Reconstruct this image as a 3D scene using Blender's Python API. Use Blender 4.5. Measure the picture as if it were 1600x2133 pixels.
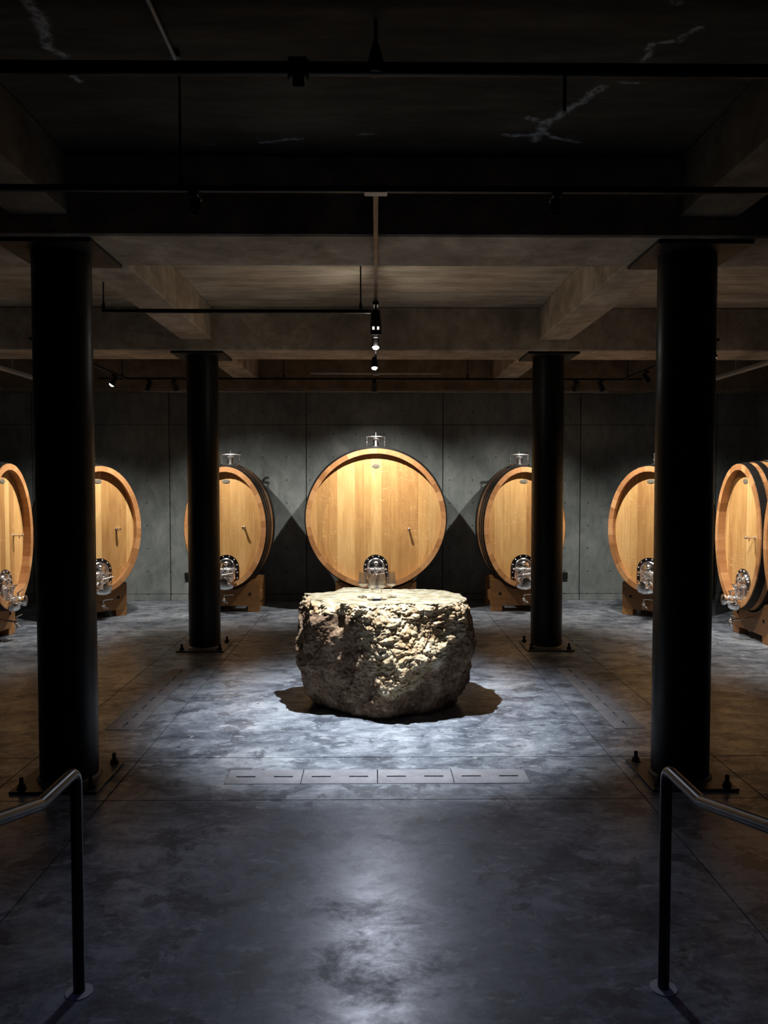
import bpy, math, random
from mathutils import Vector, Matrix, noise
PI = math.pi
R = math.radians
for o in list(bpy.data.objects):
    bpy.data.objects.remove(o)
scene = bpy.context.scene
col = scene.collection
random.seed(7)

# ---------------------------------------------------------------- camera, world, exposure
cam_d = bpy.data.cameras.new('camera')
cam = bpy.data.objects.new('camera', cam_d)
col.objects.link(cam)
EYE = 1.92
FPX = 1602.0
cam_d.sensor_fit = 'HORIZONTAL'
cam_d.sensor_width = 36.0
cam_d.lens = 36.0 * FPX / 1600.0
cam_d.clip_start = 0.02
cam.location = (0, 0, EYE)
cam.rotation_euler = (R(90) - math.atan(61.5 / FPX), 0, -math.atan(17.0 / FPX))
scene.camera = cam

world = bpy.data.worlds.new('world')
scene.world = world
world.use_nodes = True
world.node_tree.nodes['Background'].inputs[0].default_value = (0.5, 0.6, 1.0, 1)
world.node_tree.nodes['Background'].inputs[1].default_value = 0.0
vs = scene.view_settings
vs.view_transform = 'Standard'
vs.look = 'None'
vs.exposure = 0.0
vs.gamma = 1.0
vs.use_curve_mapping = False

# light levels (the lamps themselves are built further down, each with its own light)
P_STONE = 1150.0
P_ROUND = 430.0
P_OVAL = 310.0
P_ENTRY = 13.0
P_FRONT = 110.0
P_SPILL = 6.0
C_STONE = (0.90, 0.95, 1.0)
C_FRONT = (0.76, 0.82, 1.0)
C_BARREL = (1.0, 0.95, 0.86)
C_ENTRY = (0.24, 0.31, 1.0)


# ---------------------------------------------------------------- materials
class NT:
    def __init__(self, name):
        self.m = bpy.data.materials.new(name)
        self.m.use_nodes = True
        self.t = self.m.node_tree
        self.t.nodes.clear()
        self.out = self.t.nodes.new('ShaderNodeOutputMaterial')

    def n(self, kind, **kw):
        nd = self.t.nodes.new(kind)
        for k, v in kw.items():
            if k.startswith('i_'):
                nd.inputs[k[2:].replace('_', ' ')].default_value = v
            else:
                setattr(nd, k, v)
        return nd

    def l(self, a, b):
        self.t.links.new(a, b)

    def coord(self, kind='Object', scale=(1, 1, 1)):
        tc = self.n('ShaderNodeTexCoord')
        mp = self.n('ShaderNodeMapping')
        mp.inputs['Scale'].default_value = scale
        self.l(tc.outputs[kind], mp.inputs['Vector'])
        return mp.outputs['Vector']

    def noise(self, vec, scale, detail=4, rough=0.55, dist=0.0):
        nd = self.n('ShaderNodeTexNoise')
        nd.inputs['Scale'].default_value = scale
        nd.inputs['Detail'].default_value = detail
        nd.inputs['Roughness'].default_value = rough
        nd.inputs['Distortion'].default_value = dist
        self.l(vec, nd.inputs['Vector'])
        return nd.outputs['Fac']

    def ramp(self, fac, stops, interp='LINEAR'):
        nd = self.n('ShaderNodeValToRGB')
        cr = nd.color_ramp
        cr.interpolation = interp
        while len(cr.elements) < len(stops):
            cr.elements.new(0.5)
        for e, (p, c) in zip(cr.elements, stops):
            e.position = p
            if isinstance(c, (int, float)):
                c = (c, c, c)
            e.color = (c[0], c[1], c[2], 1)
        self.l(fac, nd.inputs['Fac'])
        return nd.outputs['Color']

    def mix(self, a, b, fac, mode='MIX'):
        nd = self.n('ShaderNodeMix', data_type='RGBA', blend_type=mode)
        for sock, v in ((nd.inputs[6], a), (nd.inputs[7], b)):
            if hasattr(v, 'is_output'):
                self.l(v, sock)
            else:
                sock.default_value = (v[0], v[1], v[2], 1)
        if hasattr(fac, 'is_output'):
            self.l(fac, nd.inputs[0])
        else:
            nd.inputs[0].default_value = fac
        return nd.outputs[2]

    def math(self, op, a, b=None, c=None, clamp=False):
        nd = self.n('ShaderNodeMath', operation=op)
        nd.use_clamp = clamp
        for i, v in enumerate((a, b, c)):
            if v is None:
                continue
            if hasattr(v, 'is_output'):
                self.l(v, nd.inputs[i])
            else:
                nd.inputs[i].default_value = v
        return nd.outputs[0]

    def bump(self, h, strength=0.3, dist=0.01):
        nd = self.n('ShaderNodeBump')
        nd.inputs['Strength'].default_value = strength
        nd.inputs['Distance'].default_value = dist
        self.l(h, nd.inputs['Height'])
        return nd.outputs['Normal']

    def bsdf(self, color, rough=0.5, metal=0.0, normal=None, spec=0.5, trans=0.0, ior=1.5, emit=None, estr=0.0, coat=0.0):
        b = self.n('ShaderNodeBsdfPrincipled')
        for key, v in (('Base Color', color), ('Roughness', rough), ('Metallic', metal)):
            if hasattr(v, 'is_output'):
                self.l(v, b.inputs[key])
            elif isinstance(v, (int, float)):
                b.inputs[key].default_value = v
            else:
                b.inputs[key].default_value = (v[0], v[1], v[2], 1)
        b.inputs['Specular IOR Level'].default_value = spec
        b.inputs['Transmission Weight'].default_value = trans
        b.inputs['IOR'].default_value = ior
        b.inputs['Coat Weight'].default_value = coat
        if emit is not None:
            b.inputs['Emission Color'].default_value = (*emit, 1)
            b.inputs['Emission Strength'].default_value = estr
        if normal is not None:
            self.l(normal, b.inputs['Normal'])
        self.l(b.outputs['BSDF'], self.out.inputs['Surface'])
        return self.m


def plain(name, color, rough=0.5, metal=0.0, spec=0.5, **kw):
    t = NT(name)
    v = t.coord('Object', (1, 1, 1))
    f = t.noise(v, 35.0, 3)
    c = t.mix([x * 0.85 for x in color], [min(1, x * 1.15) for x in color], f)
    rr = t.ramp(t.noise(v, 9.0, 4), [(0.3, max(0.0, rough - 0.05)), (0.7, min(1.0, rough + 0.07))])
    return t.bsdf(c, rr, metal, spec=spec, **kw)


def mat_floor():
    t = NT('polished_concrete')
    v = t.coord('Object')
    vs_ = t.coord('Object', (0.75, 1.25, 1.0))
    n1 = t.noise(v, 0.8, 7, 0.62, 0.5)
    n2 = t.noise(vs_, 4.6, 13, 0.78, 0.45)
    n3 = t.noise(v, 30.0, 5, 0.7)
    a = t.math('ADD', t.math('MULTIPLY', n1, 0.42), t.math('MULTIPLY', n2, 0.58))
    a = t.math('ADD', a, t.math('MULTIPLY', t.math('SUBTRACT', n3, 0.5), 0.12))
    base = t.ramp(a, [(0.39, (0.034, 0.040, 0.054)), (0.46, (0.100, 0.114, 0.140)), (0.52, (0.185, 0.206, 0.240)), (0.60, (0.34, 0.365, 0.400))])
    # pale scuffs and grout smears
    sc = t.noise(t.coord('Object', (0.6, 1.9, 1)), 2.1, 9, 0.75, 2.6)
    scm = t.ramp(sc, [(0.685, 0.0), (0.72, 1.0)])
    base = t.mix(base, (0.46, 0.47, 0.48), t.math('MULTIPLY', scm, 0.55))
    f1 = t.noise(v, 3.3, 12, 0.72, 0.3)
    base = t.mix(base, (0.030, 0.034, 0.046), t.math('MULTIPLY', t.ramp(f1, [(0.535, 0.0), (0.575, 1.0)]), 0.62))
    f2 = t.noise(t.coord('Object', (0.8, 1.3, 1)), 8.5, 10, 0.72, 0.4)
    base = t.mix(base, (0.40, 0.425, 0.46), t.math('MULTIPLY', t.ramp(f2, [(0.575, 0.0), (0.61, 1.0)]), 0.50))
    rough = t.ramp(a, [(0.40, 0.52), (0.50, 0.36), (0.60, 0.26)])
    hgt = t.math('ADD', t.math('MULTIPLY', n2, 0.6), t.math('MULTIPLY', n3, 0.4))
    return t.bsdf(base, rough, normal=t.bump(hgt, 0.12, 0.006), spec=0.42)


def mat_cover():
    t = NT('drain_cover_concrete')
    v = t.coord('Object')
    n1 = t.noise(v, 7.0, 6, 0.6)
    n2 = t.noise(v, 90.0, 3)
    a = t.math('ADD', t.math('MULTIPLY', n1, 0.7), t.math('MULTIPLY', n2, 0.3))
    c = t.ramp(a, [(0.35, (0.15, 0.15, 0.17)), (0.65, (0.25, 0.25, 0.275))])
    return t.bsdf(c, 0.55, normal=t.bump(n2, 0.15, 0.004))


def mat_wall():
    t = NT('cast_wall_concrete')
    v = t.coord('Object')
    n1 = t.noise(v, 0.9, 7, 0.6, 0.6)
    n2 = t.noise(t.coord('Object', (1.6, 1, 0.8)), 3.4, 8, 0.68, 0.7)
    a = t.math('ADD', t.math('MULTIPLY', n1, 0.55), t.math('MULTIPLY', n2, 0.45))
    c = t.ramp(a, [(0.34, (0.085, 0.097, 0.098)), (0.50, (0.155, 0.172, 0.170)), (0.66, (0.255, 0.27, 0.262))])
    # form-tie holes on a regular grid
    tc = t.n('ShaderNodeTexCoord')
    sx = t.n('ShaderNodeSeparateXYZ')
    t.l(tc.outputs['Object'], sx.inputs[0])
    fx = t.math('SUBTRACT', t.math('FRACT', t.math('ADD', t.math('DIVIDE', sx.outputs['X'], 0.3775), 100.33)), 0.5)
    fz = t.math('SUBTRACT', t.math('FRACT', t.math('ADD', t.math('DIVIDE', sx.outputs['Z'], 0.3715), 100.23)), 0.5)
    d2 = t.math('SQRT', t.math('ADD', t.math('MULTIPLY', fx, fx), t.math('MULTIPLY', fz, fz)))
    hole = t.ramp(d2, [(0.026, 1.0), (0.040, 0.0)])
    c = t.mix(c, (0.03, 0.034, 0.034), t.math('MULTIPLY', hole, 0.8))
    n3 = t.noise(v, 40.0, 4)
    h = t.math('SUBTRACT', t.math('MULTIPLY', n3, 0.25), hole)
    return t.bsdf(c, 0.75, normal=t.bump(h, 0.5, 0.01), spec=0.25)


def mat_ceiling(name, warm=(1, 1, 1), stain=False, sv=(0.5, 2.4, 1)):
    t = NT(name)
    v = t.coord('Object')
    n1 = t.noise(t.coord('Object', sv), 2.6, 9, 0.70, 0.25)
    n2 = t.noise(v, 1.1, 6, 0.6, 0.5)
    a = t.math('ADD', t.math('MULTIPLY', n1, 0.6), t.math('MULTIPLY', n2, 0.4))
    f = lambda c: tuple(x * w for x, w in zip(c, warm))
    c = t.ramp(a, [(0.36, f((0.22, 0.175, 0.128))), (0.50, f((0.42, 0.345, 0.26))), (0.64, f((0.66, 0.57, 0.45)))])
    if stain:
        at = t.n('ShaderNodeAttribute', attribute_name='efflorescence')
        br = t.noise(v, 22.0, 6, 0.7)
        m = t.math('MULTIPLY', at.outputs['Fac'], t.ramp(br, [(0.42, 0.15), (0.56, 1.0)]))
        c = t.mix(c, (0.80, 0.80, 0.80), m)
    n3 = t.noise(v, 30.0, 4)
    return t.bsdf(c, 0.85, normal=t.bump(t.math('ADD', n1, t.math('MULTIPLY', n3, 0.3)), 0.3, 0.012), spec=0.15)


def mat_wood(name, axis, lo, mid, hi, flecks=True, rough=0.45):
    """oak with the grain along one object axis; each board gets its own tone and offset"""
    t = NT(name)
    oi = t.n('ShaderNodeObjectInfo')
    rnd = oi.outputs['Random']
    tc = t.n('ShaderNodeTexCoord')
    off = t.n('ShaderNodeVectorMath', operation='ADD')
    t.l(tc.outputs['Object'], off.inputs[0])
    cmb = t.n('ShaderNodeCombineXYZ')
    for i in range(3):
        t.l(t.math('MULTIPLY', rnd, 17.0 + 9 * i), cmb.inputs[i])
    t.l(cmb.outputs[0], off.inputs[1])
    sc = {'z': (1, 1, 0.045), 'y': (1, 0.045, 1), 'x': (0.045, 1, 1)}[axis]
    mp = t.n('ShaderNodeMapping')
    mp.inputs['Scale'].default_value = sc
    t.l(off.outputs[0], mp.inputs['Vector'])
    g = t.noise(mp.outputs[0], 42.0, 5, 0.62, 0.6)
    mp2 = t.n('ShaderNodeMapping')
    mp2.inputs['Scale'].default_value = tuple(0.35 if s < 0.5 else 1 for s in sc)
    t.l(off.outputs[0], mp2.inputs['Vector'])
    b = t.noise(mp2.outputs[0], 5.5, 4, 0.55, 0.6)
    tone = t.math('ADD', t.math('MULTIPLY', g, 0.38), t.math('MULTIPLY', b, 0.32))
    tone = t.math('ADD', tone, t.math('MULTIPLY', rnd, 0.30))
    c = t.ramp(tone, [(0.26, lo), (0.50, mid), (0.74, hi)])
    h = g
    if flecks:
        # medullary-ray flecks: short pale squiggles across the grain
        mp3 = t.n('ShaderNodeMapping')
        mp3.inputs['Scale'].default_value = {'z': (1, 1, 2.1), 'y': (1, 2.1, 1), 'x': (2.1, 1, 1)}[axis]
        t.l(off.outputs[0], mp3.inputs['Vector'])
        fl = t.noise(mp3.outputs[0], 17.0, 3, 0.6, 2.2)
        where = t.noise(off.outputs[0], 2.3, 3, 0.5)
        m = t.math('MULTIPLY', t.ramp(fl, [(0.60, 0.0), (0.66, 1.0)]), t.ramp(where, [(0.48, 0.0), (0.60, 1.0)]))
        c = t.mix(c, tuple(min(1.0, x * 1.35 + 0.06) for x in hi), t.math('MULTIPLY', m, 0.55))
    return t.bsdf(c, rough, normal=t.bump(h, 0.08, 0.004), spec=0.35)


def mat_stone():
    t = NT('boulder_rock')
    v = t.coord('Object')
    tc = t.n('ShaderNodeTexCoord')
    sx = t.n('ShaderNodeSeparateXYZ')
    t.l(tc.outputs['Object'], sx.inputs[0])
    n1 = t.noise(v, 2.4, 8, 0.62, 0.8)
    n2 = t.noise(v, 9.0, 9, 0.70, 0.7)
    n3 = t.noise(v, 42.0, 6, 0.7)
    fresh = t.ramp(t.math('ADD', t.math('MULTIPLY', n2, 0.7), t.math('MULTIPLY', n3, 0.3)),
                   [(0.34, (0.15, 0.085, 0.045)), (0.45, (0.33, 0.225, 0.125)), (0.54, (0.48, 0.385, 0.25)), (0.66, (0.64, 0.585, 0.48))])
    ochre = t.ramp(t.noise(v, 3.1, 5, 0.6, 1.0), [(0.54, 0.0), (0.64, 1.0)])
    fresh = t.mix(fresh, (0.22, 0.115, 0.04), t.math('MULTIPLY', ochre, 0.55))
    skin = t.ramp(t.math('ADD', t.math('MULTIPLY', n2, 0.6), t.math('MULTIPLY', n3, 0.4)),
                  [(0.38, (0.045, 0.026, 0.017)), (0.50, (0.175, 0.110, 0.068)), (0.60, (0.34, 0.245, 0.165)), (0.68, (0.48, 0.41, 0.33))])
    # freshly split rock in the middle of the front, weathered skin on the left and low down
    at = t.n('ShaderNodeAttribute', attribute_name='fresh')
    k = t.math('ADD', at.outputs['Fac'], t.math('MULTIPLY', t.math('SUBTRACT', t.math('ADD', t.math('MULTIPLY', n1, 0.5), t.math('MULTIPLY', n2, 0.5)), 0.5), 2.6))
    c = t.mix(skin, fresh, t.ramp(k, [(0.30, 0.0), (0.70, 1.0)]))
    # sawn top: pale, marbled with grey-green veins
    vein = t.noise(t.coord('Object', (0.8, 2.2, 1)), 5.0, 9, 0.7, 2.2)
    top = t.ramp(vein, [(0.36, (0.065, 0.060, 0.038)), (0.46, (0.145, 0.122, 0.075)), (0.54, (0.225, 0.19, 0.125)), (0.63, (0.34, 0.315, 0.255))])
    att = t.n('ShaderNodeAttribute', attribute_name='topface')
    c = t.mix(c, top, att.outputs['Fac'])
    hh = t.math('ADD', t.math('MULTIPLY', n2, 0.6), t.math('MULTIPLY', n3, 0.4))
    hh = t.math('MULTIPLY', hh, t.math('SUBTRACT', 1.0, t.math('MULTIPLY', att.outputs['Fac'], 0.75)))
    return t.bsdf(c, 0.85, normal=t.bump(hh, 0.6, 0.03), spec=0.12)


M = {}
M['floor'] = mat_floor()
M['cover'] = mat_cover()
M['wall'] = mat_wall()
M['gap'] = plain('joint_shadow_gap', (0.012, 0.012, 0.014), 0.9, spec=0.1)
M['slab'] = mat_ceiling('ceiling_slab_concrete')
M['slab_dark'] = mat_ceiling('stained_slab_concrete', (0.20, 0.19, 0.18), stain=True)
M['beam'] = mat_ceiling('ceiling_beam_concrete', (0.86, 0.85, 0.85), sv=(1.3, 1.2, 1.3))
M['beam_dark'] = mat_ceiling('shaded_beam_concrete', (0.42, 0.39, 0.36), sv=(1.3, 1.2, 1.3))  # beam concrete darkened, so the shade at the ceiling ends sits in the colour
M['head'] = mat_wood('oak_head', 'z', (0.31, 0.145, 0.048), (0.50, 0.280, 0.100), (0.68, 0.435, 0.185))
M['stave'] = mat_wood('oak_stave', 'y', (0.22, 0.090, 0.032), (0.40, 0.190, 0.075), (0.54, 0.300, 0.135), flecks=False)
M['cradle'] = mat_wood('oak_cradle', 'x', (0.16, 0.072, 0.026), (0.26, 0.125, 0.046), (0.35, 0.18, 0.07), flecks=False)
M['hoop'] = plain('hoop_black_steel', (0.022, 0.021, 0.021), 0.42, 0.6)
M['chrome'] = plain('polished_steel', (0.92, 0.92, 0.94), 0.20, 1.0)
M['darksteel'] = plain('dark_polished_plate', (0.16, 0.16, 0.18), 0.22, 1.0)
M['badge'] = plain('badge_pewter', (0.17, 0.15, 0.115), 0.65, 0.0, spec=0.15)
M['badge_ink'] = plain('badge_relief', (0.09, 0.08, 0.065), 0.65, 0.0, spec=0.15)
M['black'] = plain('black_paint', (0.0030, 0.0030, 0.0033), 0.38, spec=0.25)
M['blackmatte'] = plain('black_fitting', (0.004, 0.004, 0.0045), 0.55, spec=0.25)
M['plate'] = plain('mill_steel_plate', (0.10, 0.095, 0.09), 0.45, 0.5)
M['rail'] = plain('handrail_dark_steel', (0.010, 0.010, 0.012), 0.33)
M['ring'] = plain('grout_ring', (0.36, 0.37, 0.41), 0.6)
M['copper'] = plain('conduit_brown', (0.085, 0.050, 0.034), 0.45, 0.3)
M['pipe'] = plain('grey_pipe', (0.30, 0.30, 0.30), 0.45, 0.6)
M['stone'] = mat_stone()


def mat_glass():
    t = NT('clear_glass')
    tr = t.n('ShaderNodeBsdfTransparent')
    tr.inputs[0].default_value = (0.96, 0.97, 0.97, 1)
    gl_ = t.n('ShaderNodeBsdfGlass')
    gl_.inputs['Roughness'].default_value = 0.0
    gl_.inputs['IOR'].default_value = 1.45
    mx = t.n('ShaderNodeMixShader')
    mx.inputs[0].default_value = 0.55
    t.l(tr.outputs[0], mx.inputs[1])
    t.l(gl_.outputs[0], mx.inputs[2])
    t.l(mx.outputs[0], t.out.inputs['Surface'])
    return t.m


M['glass'] = mat_glass()
M['boxtop'] = plain('pale_lid', (0.16, 0.16, 0.20), 0.4)


def mat_emit(name, c, s):
    t = NT(name)
    e = t.n('ShaderNodeEmission')
    e.inputs[0].default_value = (*c, 1)
    e.inputs[1].default_value = s
    t.l(e.outputs[0], t.out.inputs['Surface'])
    return t.m


M['lens'] = mat_emit('lamp_lens', (1.0, 0.98, 0.94), 14.0)
M['lens_bright'] = mat_emit('lamp_lens_bright', (0.94, 0.97, 1.0), 60.0)
M['slot'] = mat_emit('lamp_slot', (1.0, 0.86, 0.76), 1.3)


# ---------------------------------------------------------------- mesh helpers
def tag(o, label=None, cat=None, group=None, kind=None):
    if label:
        o['label'] = label
    if cat:
        o['category'] = cat
    if group:
        o['group'] = group
    if kind:
        o['kind'] = kind
    return o


def empty(name, loc=(0, 0, 0), rz=0.0):
    o = bpy.data.objects.new(name, None)
    o.empty_display_size = 0.1
    o.location = loc
    o.rotation_euler = (0, 0, rz)
    col.objects.link(o)
    return o


class MB:
    def __init__(self):
        self.v, self.f, self.s = [], [], []

    def add(self, vs_, fs, smooth=False):
        k = len(self.v)
        self.v += [tuple(p) for p in vs_]
        self.f += [tuple(i + k for i in f) for f in fs]
        self.s += [smooth] * len(fs)
        return self

    def box(self, x0, x1, y0, y1, z0, z1, mtx=None, bev=0.0):
        if bev > 0:
            b = min(bev, (x1 - x0) / 2.01, (y1 - y0) / 2.01, (z1 - z0) / 2.01)
            P = []
            idx = {}
            for i, (x, sx) in enumerate(((x0, 1), (x1, -1))):
                for j, (y, sy) in enumerate(((y0, 1), (y1, -1))):
                    for k, (z, sz) in enumerate(((z0, 1), (z1, -1))):
                        idx[(i, j, k, 0)] = len(P); P.append((x, y + sy * b, z + sz * b))
                        idx[(i, j, k, 1)] = len(P); P.append((x + sx * b, y, z + sz * b))
                        idx[(i, j, k, 2)] = len(P); P.append((x + sx * b, y + sy * b, z))
            F = []
            I = lambda i, j, k, a: idx[(i, j, k, a)]
            for i in (0, 1):
                F.append([I(i, 0, 0, 0), I(i, 1, 0, 0), I(i, 1, 1, 0), I(i, 0, 1, 0)])
                F.append([I(0, i, 0, 1), I(1, i, 0, 1), I(1, i, 1, 1), I(0, i, 1, 1)])
                F.append([I(0, 0, i, 2), I(1, 0, i, 2), I(1, 1, i, 2), I(0, 1, i, 2)])
            for i in (0, 1):
                for j in (0, 1):
                    F.append([I(i, j, 0, 0), I(i, j, 1, 0), I(i, j, 1, 1), I(i, j, 0, 1)])
                    F.append([I(i, 0, j, 0), I(i, 1, j, 0), I(i, 1, j, 2), I(i, 0, j, 2)])
                    F.append([I(0, i, j, 1), I(1, i, j, 1), I(1, i, j, 2), I(0, i, j, 2)])
                    for k in (0, 1):
                        F.append([I(i, j, k, 0), I(i, j, k, 1), I(i, j, k, 2)])
        else:
            P = [(x, y, z) for x in (x0, x1) for y in (y0, y1) for z in (z0, z1)]
            F = [(0, 1, 3, 2), (4, 6, 7, 5), (0, 4, 5, 1), (2, 3, 7, 6), (0, 2, 6, 4), (1, 5, 7, 3)]
        if mtx is not None:
            P = [mtx @ Vector(p) for p in P]
        return self.add(P, F)

    def lathe(self, prof, n=24, mtx=None, closed=True):
        """prof: (radius, height) list revolved about local z"""
        P, F = [], []
        for (r, z) in prof:
            for i in range(n):
                a = 2 * PI * i / n
                P.append(Vector((r * math.cos(a), r * math.sin(a), z)))
        m = len(prof)
        for j in range(m - 1):
            for i in range(n):
                F.append((j * n + i, j * n + (i + 1) % n, (j + 1) * n + (i + 1) % n, (j + 1) * n + i))
        if closed:
            F.append(tuple(reversed(range(n))))
            F.append(tuple((m - 1) * n + i for i in range(n)))
        if mtx is not None:
            P = [mtx @ p for p in P]
        return self.add(P, F, True)

    def cyl(self, p0, p1, r0, r1=None, n=16):
        p0, p1 = Vector(p0), Vector(p1)
        r1 = r0 if r1 is None else r1
        d = p1 - p0
        q = d.to_track_quat('Z', 'Y').to_matrix().to_4x4()
        return self.lathe([(r0, 0), (r1, d.length)], n, Matrix.Translation(p0) @ q)

    def ball(self, c, r, n=14, sq=(1, 1, 1)):
        prof = [(max(1e-4, r * math.sin(PI * k / 10)), -r * math.cos(PI * k / 10)) for k in range(11)]
        return self.lathe(prof, n, Matrix.Translation(Vector(c)) @ Matrix.Diagonal((*sq, 1)))

    def tube(self, pts, r, n=12, closed=False):
        pts = [Vector(p) for p in pts]
        P, F = [], []
        m = len(pts)
        up = None
        for i, p in enumerate(pts):
            if closed:
                t = pts[(i + 1) % m] - pts[i - 1]
            else:
                t = pts[min(i + 1, m - 1)] - pts[max(i - 1, 0)]
            t.normalize()
            if up is None:
                up = t.orthogonal().normalized()
            up = (up - t * up.dot(t)).normalized()
            w = t.cross(up)
            rr = r[i] if isinstance(r, (list, tuple)) else r
            for k in range(n):
                a = 2 * PI * k / n
                P.append(p + up * rr * math.cos(a) + w * rr * math.sin(a))
        for i in range(m if closed else m - 1):
            j = (i + 1) % m
            for k in range(n):
                F.append((i * n + k, i * n + (k + 1) % n, j * n + (k + 1) % n, j * n + k))
        if not closed:
            F.append(tuple(reversed(range(n))))
            F.append(tuple((m - 1) * n + k for k in range(n)))
        return self.add(P, F, True)

    def prism(self, poly, y0, y1):
        """polygon in xz, extruded along y"""
        n = len(poly)
        P = [(x, y0, z) for x, z in poly] + [(x, y1, z) for x, z in poly]
        F = [tuple(range(n)), tuple(reversed(range(n, 2 * n)))]
        for i in range(n):
            F.append((i, (i + 1) % n, n + (i + 1) % n, n + i))
        return self.add(P, F)

    def cells(self, xs, ys, z0, z1, skip=()):
        """flat plate on a rectangular grid with some cells left open"""
        nx, ny = len(xs) - 1, len(ys) - 1
        on = lambda i, j: 0 <= i < nx and 0 <= j < ny and (i, j) not in skip
        for i in range(nx):
            for j in range(ny):
                if not on(i, j):
                    continue
                a, b, c, d = xs[i], xs[i + 1], ys[j], ys[j + 1]
                self.add([(a, c, z1), (b, c, z1), (b, d, z1), (a, d, z1)], [(0, 1, 2, 3)])
                self.add([(a, c, z0), (b, c, z0), (b, d, z0), (a, d, z0)], [(3, 2, 1, 0)])
                if not on(i - 1, j):
                    self.add([(a, c, z0), (a, d, z0), (a, d, z1), (a, c, z1)], [(0, 3, 2, 1)])
                if not on(i + 1, j):
                    self.add([(b, c, z0), (b, d, z0), (b, d, z1), (b, c, z1)], [(0, 1, 2, 3)])
                if not on(i, j - 1):
                    self.add([(a, c, z0), (b, c, z0), (b, c, z1), (a, c, z1)], [(0, 1, 2, 3)])
                if not on(i, j + 1):
                    self.add([(a, d, z0), (b, d, z0), (b, d, z1), (a, d, z1)], [(0, 3, 2, 1)])
        return self

    def mesh(self, name, mat):
        me = bpy.data.meshes.new(name)
        me.from_pydata(self.v, [], self.f)
        me.polygons.foreach_set('use_smooth', self.s)
        if any(self.s):
            try:
                me.set_sharp_from_angle(angle=R(38))
            except Exception:
                pass
        me.materials.append(mat)
        me.update()
        return me

    def build(self, name, mat, parent=None):
        o = bpy.data.objects.new(name, self.mesh(name, mat))
        col.objects.link(o)
        if parent is not None:
            o.parent = parent
        return o


def copy_tree(o, parent=None):
    kids = list(o.children)
    c = o.copy()
    col.objects.link(c)
    c.parent = parent
    for ch in kids:
        copy_tree(ch, c)
    return c


def recalc(o):
    import bmesh
    bm = bmesh.new()
    bm.from_mesh(o.data)
    bmesh.ops.recalc_face_normals(bm, faces=bm.faces)
    bm.to_mesh(o.data)
    bm.free()


# ---------------------------------------------------------------- grid of the hall
CX = 1.992                      # column lines
CD0, CD1 = 4.956, 8.916
WALL = 12.50
SIDE = 6.2
BEAM_Z, LONG_Z, SLAB_Z = 3.384, 3.50, 3.86
TRACK_Z = 3.30
FRONT = -2.2

# ---- floor: base and slabs divided by the sawn joints
fl = MB().box(-SIDE, SIDE, FRONT, WALL, -0.30, -0.05).build('floor', M['gap'])
tag(fl, kind='structure')
XL = [-SIDE, -2.37, -1.64, 1.64, 2.37, SIDE]
DL = [FRONT, 4.59, 5.31, 8.55, 9.27, WALL]
G = 0.004
CW, CL = 0.122, 0.982           # half width / half length of a run of drain covers
runs = []
for i in range(5):
    for j in range(5):
        x0, x1, y0, y1 = XL[i] + G, XL[i + 1] - G, DL[j] + G, DL[j + 1] - G
        mb = MB()
        if (i, j) == (2, 1):
            yc = 4.955
            mb.cells([x0, 0.01 - CL, 0.01 + CL, x1], [y0, yc - CW, yc + CW, y1], -0.05, 0.0, {(1, 1)})
            runs.append(('front', 0.01, yc))
        elif (i, j) in ((1, 2), (3, 2)):
            xc = math.copysign(1.985, x0)
            mb.cells([x0, xc - CW, xc + CW, x1], [y0, 6.90 - CL, 6.90 + CL, y1], -0.05, 0.0, {(1, 1)})
            runs.append(('left' if xc < 0 else 'right', xc, 6.90))
        else:
            mb.cells([x0, x1], [y0, y1], -0.05, 0.0)
        mb.build('floor_slab', M['floor'], fl)

# ---- drain covers
cover_mesh = MB()
hw = CW - 0.004
cover_len = 2 * CL / 4.0
a = cover_len / 2 - 0.003
cover_mesh.cells([-a, -0.185, -0.06, 0.06, 0.185, a], [-hw, -0.009, 0.009, hw], -0.045, 0.002, {(1, 1), (3, 1)})
cover_me = cover_mesh.mesh('drain_cover', M['cover'])
order = {'front': ['leftmost', 'second from the left', 'third from the left', 'rightmost'],
         'side': ['nearest', 'second nearest', 'third nearest', 'farthest']}
for side, xc, yc in runs:
    for k in range(4):
        o = bpy.data.objects.new('drain_cover', cover_me)
        col.objects.link(o)
        s = -CL + cover_len * (k + 0.5)
        if side == 'front':
            o.location = (xc + s, yc, 0)
            lab = 'slotted drain cover, %s in the row before the boulder' % order['front'][k]
        else:
            o.location = (xc, yc + s, 0)
            o.rotation_euler = (0, 0, R(90))
            lab = 'slotted drain cover, %s in the row between the %s columns' % (order['side'][k], side)
        tag(o, lab, 'drain cover', 'slotted drain covers in the floor')

# ---- walls
wb = MB().box(-SIDE, SIDE, WALL + 0.012, WALL + 0.3, 0.0, SLAB_Z + 0.3).build('wall_back', M['gap'])
tag(wb, kind='structure')
WX = [-SIDE, -5.55, -3.34, -1.127, 1.088, 3.33, 5.55, SIDE]
WZ = [0.0, 0.10, 2.856, SLAB_Z]
for i in range(7):
    for j in range(3):
        g = 0.006
        off = 0.0 if j else -0.012
        MB().box(WX[i] + (g if i else 0), WX[i + 1] - (g if i < 6 else 0), WALL + off, WALL + 0.03, WZ[j] + (0.003 if j else 0), WZ[j + 1] - 0.003, bev=0.004).build('wall_panel', M['wall'], wb)
for sgn, nm in ((-1, 'wall_left'), (1, 'wall_right')):
    x = sorted((sgn * SIDE, sgn * (SIDE + 0.3)))
    tag(MB().box(x[0], x[1], FRONT, WALL + 0.3, 0, SLAB_Z + 0.3).build(nm, M['wall']), kind='structure')
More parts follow.
